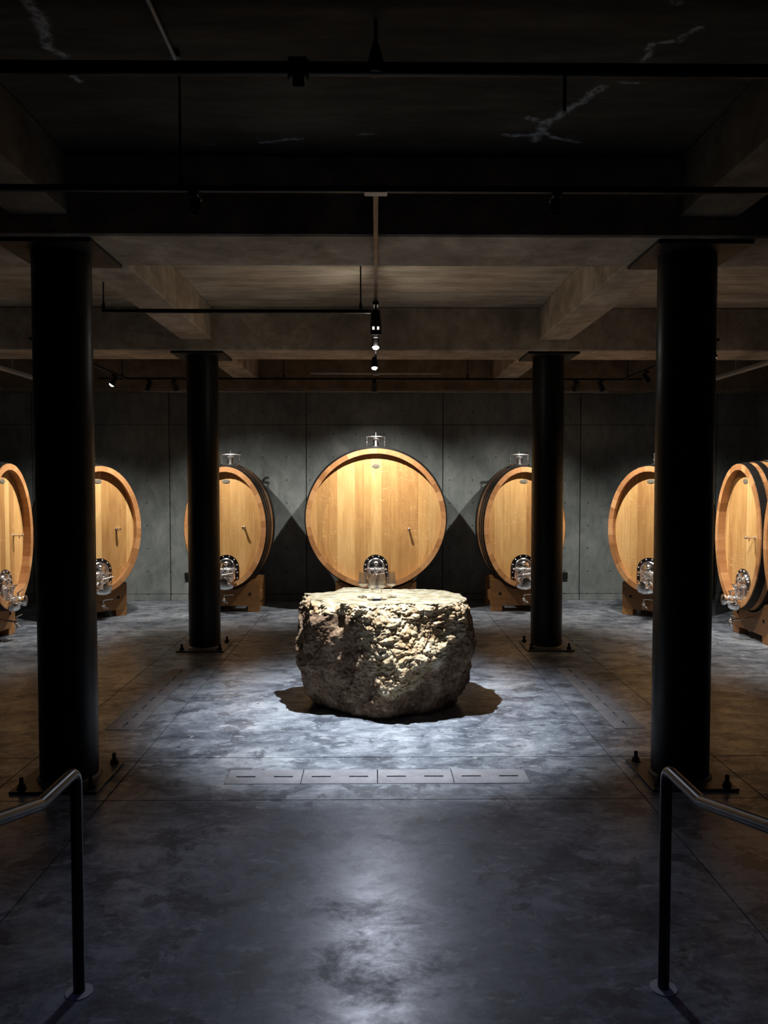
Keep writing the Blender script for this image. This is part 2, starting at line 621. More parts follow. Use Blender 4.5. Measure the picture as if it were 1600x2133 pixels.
tag(MB().box(-SIDE - 0.3, SIDE + 0.3, FRONT - 0.3, FRONT, 0, SLAB_Z + 0.3).build('wall_front', M['wall']), kind='structure')

# ---- ceiling: slab with white lime streaks along its cracks
def px2slab(px, py, z=SLAB_Z):
    d = (z - EYE) * FPX / (1005.0 - py)
    return ((px - 783.0) * d / FPX, d)

streaks = []
def streak(pts, w):
    p = [px2slab(*q) for q in pts]
    for q0, q1 in zip(p, p[1:]):
        streaks.append((q0, q1, w))
streak([(1245, 196), (1215, 218), (1180, 240), (1155, 256)], 0.030)
streak([(1155, 256), (1130, 268), (1095, 258)], 0.026)
streak([(1138, 262), (1122, 285), (1108, 304)], 0.034)
streak([(1045, 293), (1100, 294), (1120, 288), (1165, 301), (1195, 306)], 0.020)
streak([(1280, 188), (1325, 188)], 0.012)
streak([(70, 0), (88, 50), (112, 90), (120, 125), (155, 142)], 0.032)
streak([(165, 178), (182, 192)], 0.014)
streak([(440, 314), (455, 315)], 0.012)
streak([(545, 311), (590, 307), (632, 303)], 0.014)
streak([(745, 295), (778, 293)], 0.014)
streak([(1330, 145), (1350, 110), (1400, 105), (1440, 75)], 0.016)
streak([(1380, 5), (1400, 25)], 0.03)
NXC, NYC = 300, 220
mb = MB()
XC0, XC1, YC0, YC1 = -2.4, 2.4, 2.85, 4.70
def slab_patch(mb, x0, x1, y0, y1, nx, ny):
    P = [(x0 + (x1 - x0) * i / nx, y0 + (y1 - y0) * j / ny, SLAB_Z) for j in range(ny + 1) for i in range(nx + 1)]
    F = [(j * (nx + 1) + i, (j + 1) * (nx + 1) + i, (j + 1) * (nx + 1) + i + 1, j * (nx + 1) + i + 1) for j in range(ny) for i in range(nx)]
    mb.add(P, F)
ce = MB().box(-SIDE, SIDE, CD0, WALL, SLAB_Z, SLAB_Z + 0.3).build('ceiling', M['slab'])
tag(ce, kind='structure')
slab_patch(mb, XC0, XC1, YC0, YC1, NXC, NYC)
for (x0, x1, y0, y1) in ((-SIDE, SIDE, FRONT, YC0), (-SIDE, XC0, YC0, YC1), (XC1, SIDE, YC0, YC1), (-SIDE, SIDE, YC1, CD0)):
    slab_patch(mb, x0, x1, y0, y1, 1, 1)
mb.box(-SIDE, SIDE, FRONT, CD0, SLAB_Z + 0.01, SLAB_Z + 0.3)
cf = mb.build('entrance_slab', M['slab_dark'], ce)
att = cf.data.attributes.new('efflorescence', 'FLOAT', 'POINT')
vals = []
for p in cf.data.vertices:
    x, y = p.co.x, p.co.y
    best = 0.0
    if p.co.z < SLAB_Z + 0.005:
        x += 0.02 * noise.noise((x * 9, y * 9, 0)) + 0.008 * noise.noise((x * 31, y * 31, 3))
        y += 0.02 * noise.noise((x * 9, y * 9, 7)) + 0.008 * noise.noise((x * 31, y * 31, 5))
        for (a0, a1, w) in streaks:
            dx, dy = a1[0] - a0[0], a1[1] - a0[1]
            tt = max(0, min(1, ((x - a0[0]) * dx + (y - a0[1]) * dy) / (dx * dx + dy * dy + 1e-9)))
            dd = math.hypot(x - a0[0] - tt * dx, y - a0[1] - tt * dy)
            best = max(best, 1.0 - dd / w)
    vals.append(0.55 * min(1.0, max(0.0, best * 1.6)))
att.data.foreach_set('value', vals)

for yc in (CD0, CD1):
    MB().box(-SIDE, SIDE, yc - 0.32, yc + 0.32, BEAM_Z, SLAB_Z, bev=0.012).build('cross_beam', M['beam'], ce)
MB().box(-SIDE, SIDE, WALL - 0.5, WALL, 3.36, SLAB_Z, bev=0.012).build('wall_beam', M['beam_dark'], ce)  # shade above the back wall painted in with the darker concrete
for sg in (-1, 1):
    xs = sorted((sg * 1.815, sg * 2.16))
    for (y0, y1) in ((FRONT, CD0 - 0.32), (CD0 + 0.32, CD1 - 0.32), (CD1 + 0.32, WALL - 0.5)):
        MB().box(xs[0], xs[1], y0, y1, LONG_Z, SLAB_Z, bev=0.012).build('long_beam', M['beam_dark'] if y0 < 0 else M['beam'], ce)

# ---------------------------------------------------------------- columns
def make_column():
    root = empty('steel_column')
    MB().lathe([(0.18, 0.016), (0.18, BEAM_Z - 0.026)], 64).build('shaft', M['black'], root)
    MB().lathe([(0.198, 0.0155), (0.196, 0.022), (0.1805, 0.034)], 48).build('weld_collar', M['plate'], root)
    MB().box(-0.27, 0.27, -0.27, 0.27, 0.0015, 0.016, bev=0.003).build('base_plate', M['plate'], root)
    MB().box(-0.29, 0.29, -0.29, 0.29, BEAM_Z - 0.026, BEAM_Z - 0.001, bev=0.003).build('cap_plate', M['blackmatte'], root)
    bolt = MB()
    bolt.lathe([(0.030, 0.016), (0.030, 0.021)], 16)
    bolt.lathe([(0.025, 0.021), (0.025, 0.043)], 6)
    bolt.lathe([(0.013, 0.043), (0.013, 0.082), (0.010, 0.086)], 10)
    me = bolt.mesh('anchor_bolt', M['blackmatte'])
    for sx in (-1, 1):
        for sy in (-1, 1):
            b = bpy.data.objects.new('anchor_bolt', me)
            col.objects.link(b)
            b.parent = root
            b.location = (sx * 0.215, sy * 0.215, 0)
    return root


proto = make_column()
spots = [(-CX, CD0, 'near black steel column on the left, behind the left handrail'),
         (CX, CD0, 'near black steel column on the right, behind the right handrail'),
         (-CX, CD1, 'far black steel column standing left of the boulder, before an oval barrel'),
         (CX, CD1, 'far black steel column standing right of the boulder, before an oval barrel')]
for i, (x, y, lab) in enumerate(spots):
    c = proto if i == 0 else copy_tree(proto)
    c.location = (x, y, 0)
    tag(c, lab, 'column', 'round black steel columns')


# ---------------------------------------------------------------- barrels
REC = 0.10          # how far the head is set back behind the stave ends
LEN = 0.98
TH = 0.072


def bulge(t):
    u = (t - LEN / 2) / (LEN / 2)
    return 1.0 + 0.045 * (1 - u * u)


def arc_params(a, b, n):
    """n+1 ellipse angles with equal arc lengths"""
    K = 1440
    ang = [2 * PI * k / K for k in range(K + 1)]
    ln = [0.0]
    for k in range(K):
        p = (a * math.cos(ang[k]), b * math.sin(ang[k]))
        q = (a * math.cos(ang[k + 1]), b * math.sin(ang[k + 1]))
        ln.append(ln[-1] + math.hypot(p[0] - q[0], p[1] - q[1]))
    out, k = [], 0
    for i in range(n + 1):
        tgt = ln[-1] * i / n
        while k < K and ln[k + 1] < tgt:
            k += 1
        if k >= K:
            out.append(2 * PI)
        else:
            out.append(ang[k] + (ang[k + 1] - ang[k]) * (tgt - ln[k]) / (ln[k + 1] - ln[k]))
    return out


def make_barrel(a, b, zc, nst, planks, peg_x, peg_z, badge_z):
    root = empty('wine_barrel')
    rnd = random.Random(int(a * 1000))
    # staves, each running the whole length; their sawn ends make the rim
    wob = [i + (rnd.uniform(-0.22, 0.22) if 0 < i < nst else 0) for i in range(nst + 1)]
    base = arc_params(a, b, nst * 8)
    at = lambda w: base[int(min(nst * 8, max(0, w * 8)))]
    ts = [0.0, LEN * 0.25, LEN * 0.5, LEN * 0.75, LEN]
    for i in range(nst):
        g = 0.0004 / max(a, b)
        u0, u1 = at(wob[i]) + g, at(wob[i + 1]) - g
        us = [u0, (u0 + u1) / 2, u1]
        P = []
        for t in ts:
            s = bulge(t)
            for u in us:
                ca, sa = math.cos(u), math.sin(u)
                P.append((a * s * ca, t, zc + b * s * sa))
            for u in us:
                ca, sa = math.cos(u), math.sin(u)
                P.append(((a * s - TH) * ca, t, zc + (b * s - TH) * sa))
        F = []
        for j in range(len(ts) - 1):
            o0, o1 = j * 6, (j + 1) * 6
            for k in range(2):
                F.append((o0 + k, o0 + k + 1, o1 + k + 1, o1 + k))
                F.append((o0 + 3 + k, o1 + 3 + k, o1 + 4 + k, o0 + 4 + k))
            F.append((o0, o1, o1 + 3, o0 + 3))
            F.append((o0 + 2, o0 + 5, o1 + 5, o1 + 2))
        for o0 in (0, (len(ts) - 1) * 6):
            for k in range(2):
                F.append((o0 + k, o0 + 3 + k, o0 + 4 + k, o0 + k + 1))
        mb = MB()
        mb.add(P, F)
        recalc(mb.build('stave', M['stave'], root))
    # heads made of upright boards
    for (yf, front) in ((REC, True), (LEN - REC - 0.045, False)):
        s = bulge(REC)
        ai, bi = a * s - TH + 0.004, b * s - TH + 0.004
        if not front:
            n = 48
            mb = MB()
            mb.prism([(ai * math.cos(2 * PI * k / n), zc + bi * math.sin(2 * PI * k / n)) for k in range(n)], yf, yf + 0.045)
            recalc(mb.build('rear_head', M['head'], root))
            continue
        edges = [-ai * 0.9995] + [p * ai for p in planks] + [ai * 0.9995]
        for x0, x1 in zip(edges, edges[1:]):
            x0 += 0.0003
            x1 -= 0.0003
            n = 7
            xs = [x0 + (x1 - x0) * k / n for k in range(n + 1)]
            top = [(x, zc + bi * math.sqrt(max(0.0, 1 - (x / ai) ** 2))) for x in xs]
            bot = [(x, zc - bi * math.sqrt(max(0.0, 1 - (x / ai) ** 2))) for x in reversed(xs)]
            poly = top + bot
            # tiny bevel: front outline slightly inside
            xm, zm = (x0 + x1) / 2, zc
            mb = MB()
            N = len(poly)
            b_ = 0.0007
            fr = [(x + (b_ if x < xm else -b_), yf + rnd.uniform(-0.0002, 0.0002), z) for x, z in poly]
            md = [(x, yf + 0.0008, z) for x, z in poly]
            bk = [(x, yf + 0.045, z) for x, z in poly]
            F = [tuple(range(N))] + [(i, (i + 1) % N, N + (i + 1) % N, N + i) for i in range(N)]
            F += [(N + i, N + (i + 1) % N, 2 * N + (i + 1) % N, 2 * N + i) for i in range(N)] + [tuple(range(2 * N, 3 * N))]
            mb.add(fr + md + bk, F)
            recalc(mb.build('head_board', M['head'], root))
    # steel hoops
    for (t0, t1) in ((0.014, 0.100), (0.160, 0.230), (0.305, 0.365), (LEN - 0.355, LEN - 0.30), (LEN - 0.215, LEN - 0.155), (LEN - 0.095, LEN - 0.028)):
        n = 96
        P, F = [], []
        for (t, e) in ((t0, 0.0005), (t0, 0.007), (t1, 0.007), (t1, 0.0005)):
            s = bulge(t)
            for k in range(n):
                u = 2 * PI * k / n
                P.append(((a * s + e) * math.cos(u), t, zc + (b * s + e) * math.sin(u)))
        for j in range(3):
            for k in range(n):
                F.append((j * n + k, j * n + (k + 1) % n, (j + 1) * n + (k + 1) % n, (j + 1) * n + k))
        mb = MB()
        mb.add(P, F, True)
        ho = mb.build('hoop', M['hoop'], root)
        recalc(ho)
    # oval badge high on the head
    q = Matrix.Translation((0, REC - 0.001, badge_z)) @ Matrix.Rotation(R(90), 4, 'X') @ Matrix.Diagonal((1, 0.55, 1, 1))
    bd = MB().lathe([(0.058, 0.0), (0.058, 0.004), (0.053, 0.006)], 32, q).build('badge', M['badge'], root)
    MB().tube([q @ Vector((0.030 * math.cos(2 * PI * k / 28), 0.030 * math.sin(2 * PI * k / 28), 0.0065)) for k in range(28)], 0.0022, 6, True).build('badge_ring', M['badge_ink'], bd)
    # tasting peg: wooden-steel spigot standing out of the head
    pg = MB().lathe([(0.014, 0.0), (0.014, 0.085), (0.017, 0.089), (0.017, 0.118), (0.013, 0.123)], 14,
                    Matrix.Translation((peg_x, REC, peg_z)) @ Matrix.Rotation(R(90), 4, 'X')).build('tasting_peg', M['chrome'], root)
    MB().cyl((peg_x, REC - 0.07, peg_z - 0.008), (peg_x, REC - 0.07, peg_z - 0.040), 0.007, n=10).build('peg_spout', M['chrome'], pg)
    MB().lathe([(0.020, 0.0), (0.020, 0.008), (0.015, 0.011)], 16, Matrix.Translation((peg_x, REC, peg_z)) @ Matrix.Rotation(R(90), 4, 'X')).build('peg_collar', M['chrome'], pg)

    # --- manhole at the foot of the head
    def arch(w, zt, zb, n=18):
        """arch outline: half width w, crown height zt, foot zb"""
        pts = [(w * math.cos(PI * k / n), zt - w + w * math.sin(PI * k / n)) for k in range(n + 1)]
        return pts + [(-w, zb), (w, zb)]

    ZT, ZB = 0.862, zc - b + TH + 0.035
    y = REC
    fr = MB().prism(arch(0.180, ZT, ZB), y - 0.016, y).build('manhole_frame', M['darksteel'], root)
    recalc(fr)
    bm_ = MB().lathe([(0.0115, 0.0), (0.0115, 0.006), (0.008, 0.012), (0.002, 0.0145)], 10, Matrix.Rotation(R(90), 4, 'X')).mesh('bolt', M['chrome'])
    for k in range(6):
        aa = R(12 + 156 * k / 5)
        bo = bpy.data.objects.new('bolt', bm_)
        col.objects.link(bo)
        bo.parent = fr
        bo.location = (0.158 * math.cos(aa), y - 0.016, ZT - 0.18 + 0.158 * math.sin(aa))
    for sx in (-1, 1):
        for zz in (0.60, 0.52):
            bo = bpy.data.objects.new('bolt', bm_)
            col.objects.link(bo)
            bo.parent = fr
            bo.location = (sx * 0.158, y - 0.016, zz)
    # pressed door: stepped arch rising to a dome
    prof = [(0.128, 0.0), (0.128, 0.014), (0.120, 0.020), (0.108, 0.018), (0.104, 0.010), (0.092, 0.008), (0.080, 0.014), (0.055, 0.022), (0.028, 0.026), (0.006, 0.027)]
    n = 22
    P, F = [], []
    zcn = ZT - 0.18
    for (w, h) in prof:
        low = 0.50 + (0.128 - w) * 1.25
        ring = [(w * math.cos(PI * k / n), y - 0.016 - h, zcn + w * math.sin(PI * k / n)) for k in range(n + 1)]
        ring += [(-w, y - 0.016 - h, low), (w, y - 0.016 - h, low)]
        P += ring
    N = n + 3
    for j in range(len(prof) - 1):
        for k in range(N):
            F.append((j * N + k, j * N + (k + 1) % N, (j + 1) * N + (k + 1) % N, (j + 1) * N + k))
    F.append(tuple((len(prof) - 1) * N + k for k in range(N)))
    mb = MB()
    mb.add(P, F, True)
    dr = mb.build('manhole_door', M['chrome'], root)
    recalc(dr)
    cb = MB().tube([(-0.163, y - 0.075, 0.652), (-0.15, y - 0.078, 0.652), (-0.05, y - 0.084, 0.650), (0.05, y - 0.084, 0.650), (0.15, y - 0.078, 0.652), (0.163, y - 0.075, 0.652)],
                   [0.006, 0.014, 0.018, 0.018, 0.014, 0.006], 12).build('clamp_bar', M['chrome'], dr)
    wm = Matrix.Translation((0, y - 0.110, 0.640)) @ Matrix.Rotation(R(90), 4, 'X')
    hw_ = MB()
    hw_.tube([wm @ Vector((0.034 * math.cos(2 * PI * k / 20), 0.034 * math.sin(2 * PI * k / 20), 0)) for k in range(20)], 0.007, 8, True)
    for k in range(3):
        aa = 2 * PI * k / 3 + 0.5
        hw_.cyl(wm @ Vector((0, 0, 0)), wm @ Vector((0.034 * math.cos(aa), 0.034 * math.sin(aa), 0)), 0.005, n=8)
    hw_.cyl((0, y - 0.03, 0.640), (0, y - 0.122, 0.640), 0.012, n=12)
    hw_.build('hand_wheel', M['chrome'], dr)
    for sx in (-1, 1):
        MB().cyl((sx * 0.100, y - 0.052, 0.47), (sx * 0.100, y - 0.052, 0.646), 0.0105, n=12).build('clamp_post', M['chrome'], dr)
    MB().lathe([(0.02, 0), (0.03, 0.004), (0.03, 0.02), (0.018, 0.03), (0.018, 0.045), (0.008, 0.05)], 16,
               Matrix.Translation((0.0, y - 0.042, 0.735)) @ Matrix.Rotation(R(90), 4, 'X')).build('door_boss', M['chrome'], dr)
    # racking valve standing out over the rim
    zv = zc - b + 0.105
    rv = MB()
    ym = Matrix.Translation((0, y - 0.016, zv)) @ Matrix.Rotation(R(90), 4, 'X')
    rv.lathe([(0.085, 0.0), (0.085, 0.014), (0.046, 0.018), (0.044, 0.075), (0.062, 0.080), (0.062, 0.098), (0.048, 0.103), (0.056, 0.135), (0.056, 0.175),
              (0.044, 0.190), (0.044, 0.215), (0.066, 0.218), (0.066, 0.240), (0.050, 0.243), (0.020, 0.247)], 26, ym)
    rvo = rv.build('racking_valve', M['chrome'], root)
    MB().cyl((0.0, y - 0.165, zv + 0.05), (0.0, y - 0.165, zv + 0.105), 0.012, n=12).build('valve_stem', M['chrome'], rvo)
    MB().tube([(-0.035, y - 0.165, zv + 0.100), (0.03, y - 0.165, zv + 0.106), (0.125, y - 0.170, zv + 0.128)], [0.010, 0.012, 0.008], 10).build('valve_lever', M['chrome'], rvo)
    for sx in (-1, 1):
        cl = MB()
        cl.tube([(sx * 0.060, y - 0.10, zv + 0.05), (sx * 0.082, y - 0.115, zv + 0.02), (sx * 0.085, y - 0.125, zv - 0.03), (sx * 0.066, y - 0.13, zv - 0.055)], 0.009, 8)
        cl.ball((sx * 0.092, y - 0.125, zv + 0.028), 0.017, 10)
        cl.ball((sx * 0.075, y - 0.225, zv - 0.022), 0.014, 10)
        cl.build('valve_clamp', M['chrome'], rvo)
    # drip tray bridging the stave ends
    n = 16
    P, F = [], []
    for (k, (r, dz)) in enumerate(((0.125, 0.0), (0.125, -0.016), (0.115, -0.05), (0.075, -0.075), (0.01, -0.082))):
        for i in range(n + 1):
            aa = PI + PI * i / n
            P.append((r * math.cos(aa), y - 0.108 + r * 0.62 * math.sin(aa), zv - 0.048 + dz))
    for j in range(4):
        for i in range(n):
            F.append((j * (n + 1) + i, j * (n + 1) + i + 1, (j + 1) * (n + 1) + i + 1, (j + 1) * (n + 1) + i))
    F.append(tuple(range(n + 1)))
    mb = MB()
    mb.add(P, F, True)
    mb.box(-0.125, 0.125, y - 0.109, y - 0.02, zv - 0.060, zv - 0.048)
    recalc(mb.build('drip_tray', M['chrome'], root))
    # small drain tap under the tray
    zt = 0.225
    tp = MB()
    tp.cyl((-0.012, 0.188, zt + 0.03), (-0.012, -0.035, zt), 0.012, n=12)
    tp.ball((-0.012, -0.045, zt - 0.005), 0.027, 14)
    tp.cyl((-0.012, -0.045, zt - 0.02), (-0.012, -0.058, zt - 0.075), 0.013, 0.010, n=12)
    tp.cyl((-0.012, -0.045, zt), (-0.012, -0.045, zt + 0.062), 0.008, n=10)
    tpo = tp.build('drain_tap', M['chrome'], root)
    MB().tube([(-0.016, -0.045, zt + 0.060), (0.03, -0.048, zt + 0.066), (0.125, -0.052, zt + 0.068)], [0.008, 0.007, 0.006], 8).build('tap_lever', M['chrome'], tpo)
    MB().cyl((0.01, -0.05, zt - 0.03), (0.045, -0.062, zt - 0.055), 0.010, 0.013, n=10).build('tap_cap', M['chrome'], tpo)

    # --- top hatch over the bung
    zt = zc + b * bulge(LEN / 2) - 0.004
    hc = Matrix.Translation((0, LEN / 2, zt))
    ht = MB().lathe([(0.165, -0.012), (0.165, 0.010), (0.062, 0.014), (0.058, 0.092), (0.072, 0.094), (0.072, 0.102)], 32, hc).build('hatch_neck', M['chrome'], root)
    MB().lathe([(0.086, 0.103), (0.090, 0.110), (0.084, 0.120), (0.040, 0.136), (0.012, 0.142)], 32, hc).build('hatch_lid', M['chrome'], ht)
    hb = MB()
    hb.tube([hc @ Vector(p) for p in ((-0.150, 0, 0.150), (-0.135, 0, 0.158), (0, 0, 0.162), (0.135, 0, 0.158), (0.150, 0, 0.150))], [0.008, 0.013, 0.016, 0.013, 0.008], 10)
    hb.lathe([(0.016, 0.142), (0.012, 0.190), (0.012, 0.205), (0.022, 0.212), (0.022, 0.222)], 14, hc)
    hb.build('hatch_bar', M['chrome'], ht)
    for sx in (-1, 1):
        sc_ = MB()
        sc_.cyl(hc @ Vector((sx * 0.135, 0, 0.02)), hc @ Vector((sx * 0.135, 0, 0.158)), 0.007, n=10)
        sc_.lathe([(0.008, 0.058), (0.022, 0.064), (0.022, 0.084), (0.008, 0.090)], 14, hc @ Matrix.Translation((sx * 0.135, 0, 0)))
        sc_.lathe([(0.008, -0.002), (0.016, 0.006), (0.016, 0.022), (0.008, 0.026)], 12, hc @ Matrix.Translation((sx * 0.135, 0, 0)))
        sc_.build('hatch_screw', M['chrome'], ht)
    MB().tube([hc @ Vector(p) for p in ((0.09, 0.02, 0.162), (0.115, 0.02, 0.195), (0.15, 0.02, 0.200))], 0.012, 10).build('hatch_catch', M['blackmatte'], ht)
    return root


def make_cradle(a, b, zc, w, ztop):
    root = empty('barrel_cradle')
    zb, lw = 0.092, 0.165
    for (t0, t1, nm) in ((0.190, 0.310, 'front_saddle'), (LEN - 0.215, LEN - 0.095, 'rear_saddle')):
        s = max(bulge(t0), bulge(t1))
        aa, bb = a * s + 0.014, b * s + 0.014
        n = 28
        top = []
        for k in range(n + 1):
            x = w - 2 * w * k / n
            z = zc - bb * math.sqrt(max(0.0, 1 - (x / aa) ** 2)) if abs(x) < aa else ztop
            top.append((x, min(ztop, z)))
        mb = MB()
        # strips so that the concave outline stays clean
        for k in range(n):
            (xa, za), (xb, zb2) = top[k], top[k + 1]
            mb.add([(xa, t0, za), (xb, t0, zb2), (xb, t1, zb2), (xa, t1, za), (xa, t0, zb), (xb, t0, zb), (xb, t1, zb), (xa, t1, zb)],
                   [(0, 1, 2, 3), (0, 4, 5, 1), (3, 2, 6, 7), (4, 7, 6, 5)])
        mb.add([(w, t0, ztop), (w, t1, ztop), (w, t1, zb), (w, t0, zb), (-w, t0, ztop), (-w, t1, ztop), (-w, t1, zb), (-w, t0, zb)], [(0, 1, 2, 3), (4, 7, 6, 5)])
        recalc(mb.build(nm, M['cradle'], root))
        for sx in (-1, 1):
            xs = sorted((sx * w, sx * (w - lw)))
            MB().box(xs[0], xs[1], t0, t1, 0.0, zb, bev=0.004).build('foot', M['cradle'], root)
    for sx in (-1, 1):
        xs = sorted((sx * (w - 0.02), sx * (w - 0.10)))
        MB().box(xs[0], xs[1], 0.311, LEN - 0.216, 0.12, 0.26, bev=0.004).build('side_rail', M['cradle'], root)
        MB().lathe([(0.022, 0.0), (0.022, 0.006), (0.012, 0.010)], 6, Matrix.Translation((sx * (w - 0.13), 0.190, 0.27)) @ Matrix.Rotation(R(90), 4, 'X')).build('saddle_bolt', M['blackmatte'], root)
    return root


pl_round = [-0.885, -0.715, -0.585, -0.43, -0.315, -0.185, -0.075, 0.085, 0.225, 0.345, 0.49, 0.64, 0.80]
pl_oval = [-0.80, -0.56, -0.36, -0.13, 0.09, 0.30, 0.52, 0.78]
barrel_round = make_barrel(1.020, 1.020, 1.392, 44, pl_round, 0.487, 1.235, 2.160)
cradle_round = make_cradle(1.020, 1.020, 1.392, 0.60, 0.445)
barrel_oval = make_barrel(0.592, 0.885, 1.262, 34, pl_oval, 0.262, 1.262, 1.935)
cradle_oval = make_cradle(0.592, 0.885, 1.262, 0.455, 0.476)
places = [
    (0.0, 11.17, 0, 'round', 'large round oak barrel facing the boulder, tallest and in the middle', 'round barrel in the middle behind the boulder'),
    (-2.19, 11.17, 0, 'oval', 'oval oak barrel left of the round one, half behind the far left column', 'oval barrel behind the far left column'),
    (2.17, 11.17, 0, 'oval', 'oval oak barrel right of the round one, half behind the far right column', 'oval barrel behind the far right column'),
    (-3.80, 10.68, 45, 'oval', 'oval oak barrel turned in the back left corner, right beside the near left column', 'turned oval barrel in the back left corner'),
    (3.785, 10.68, -45, 'oval', 'oval oak barrel turned in the back right corner, left beside the near right column', 'turned oval barrel in the back right corner'),
    (-4.42, 9.36, 90, 'oval', 'oval oak barrel on the left side seen edgewise, cut by the left picture edge', 'edgewise oval barrel on the left side'),
    (4.42, 9.36, -90, 'oval', 'oval oak barrel on the right side seen edgewise, head with peg showing', 'edgewise oval barrel on the right side'),
    (4.40, 8.08, -90, 'oval', 'oval oak barrel of which only a sliver shows at the right picture edge', 'barrel sliver at the right picture edge'),
]
first = True
for (x, y, deg, kind, lab, short) in places:
    if kind == 'round':
        b_, c_ = barrel_round, cradle_round
    elif first:
        b_, c_ = barrel_oval, cradle_oval
        first = False
    else:
        b_, c_ = copy_tree(barrel_oval), copy_tree(cradle_oval)
    for o in (b_, c_):
        o.location = (x, y, 0)
        o.rotation_euler = (0, 0, R(deg))
    if 'group' in b_:
        del b_['group']
    tag(b_, lab, 'barrel', None if kind == 'round' else 'oval oak barrels round the walls')
    tag(c_, 'timber cradle carrying the ' + short, 'cradle', 'timber barrel cradles')

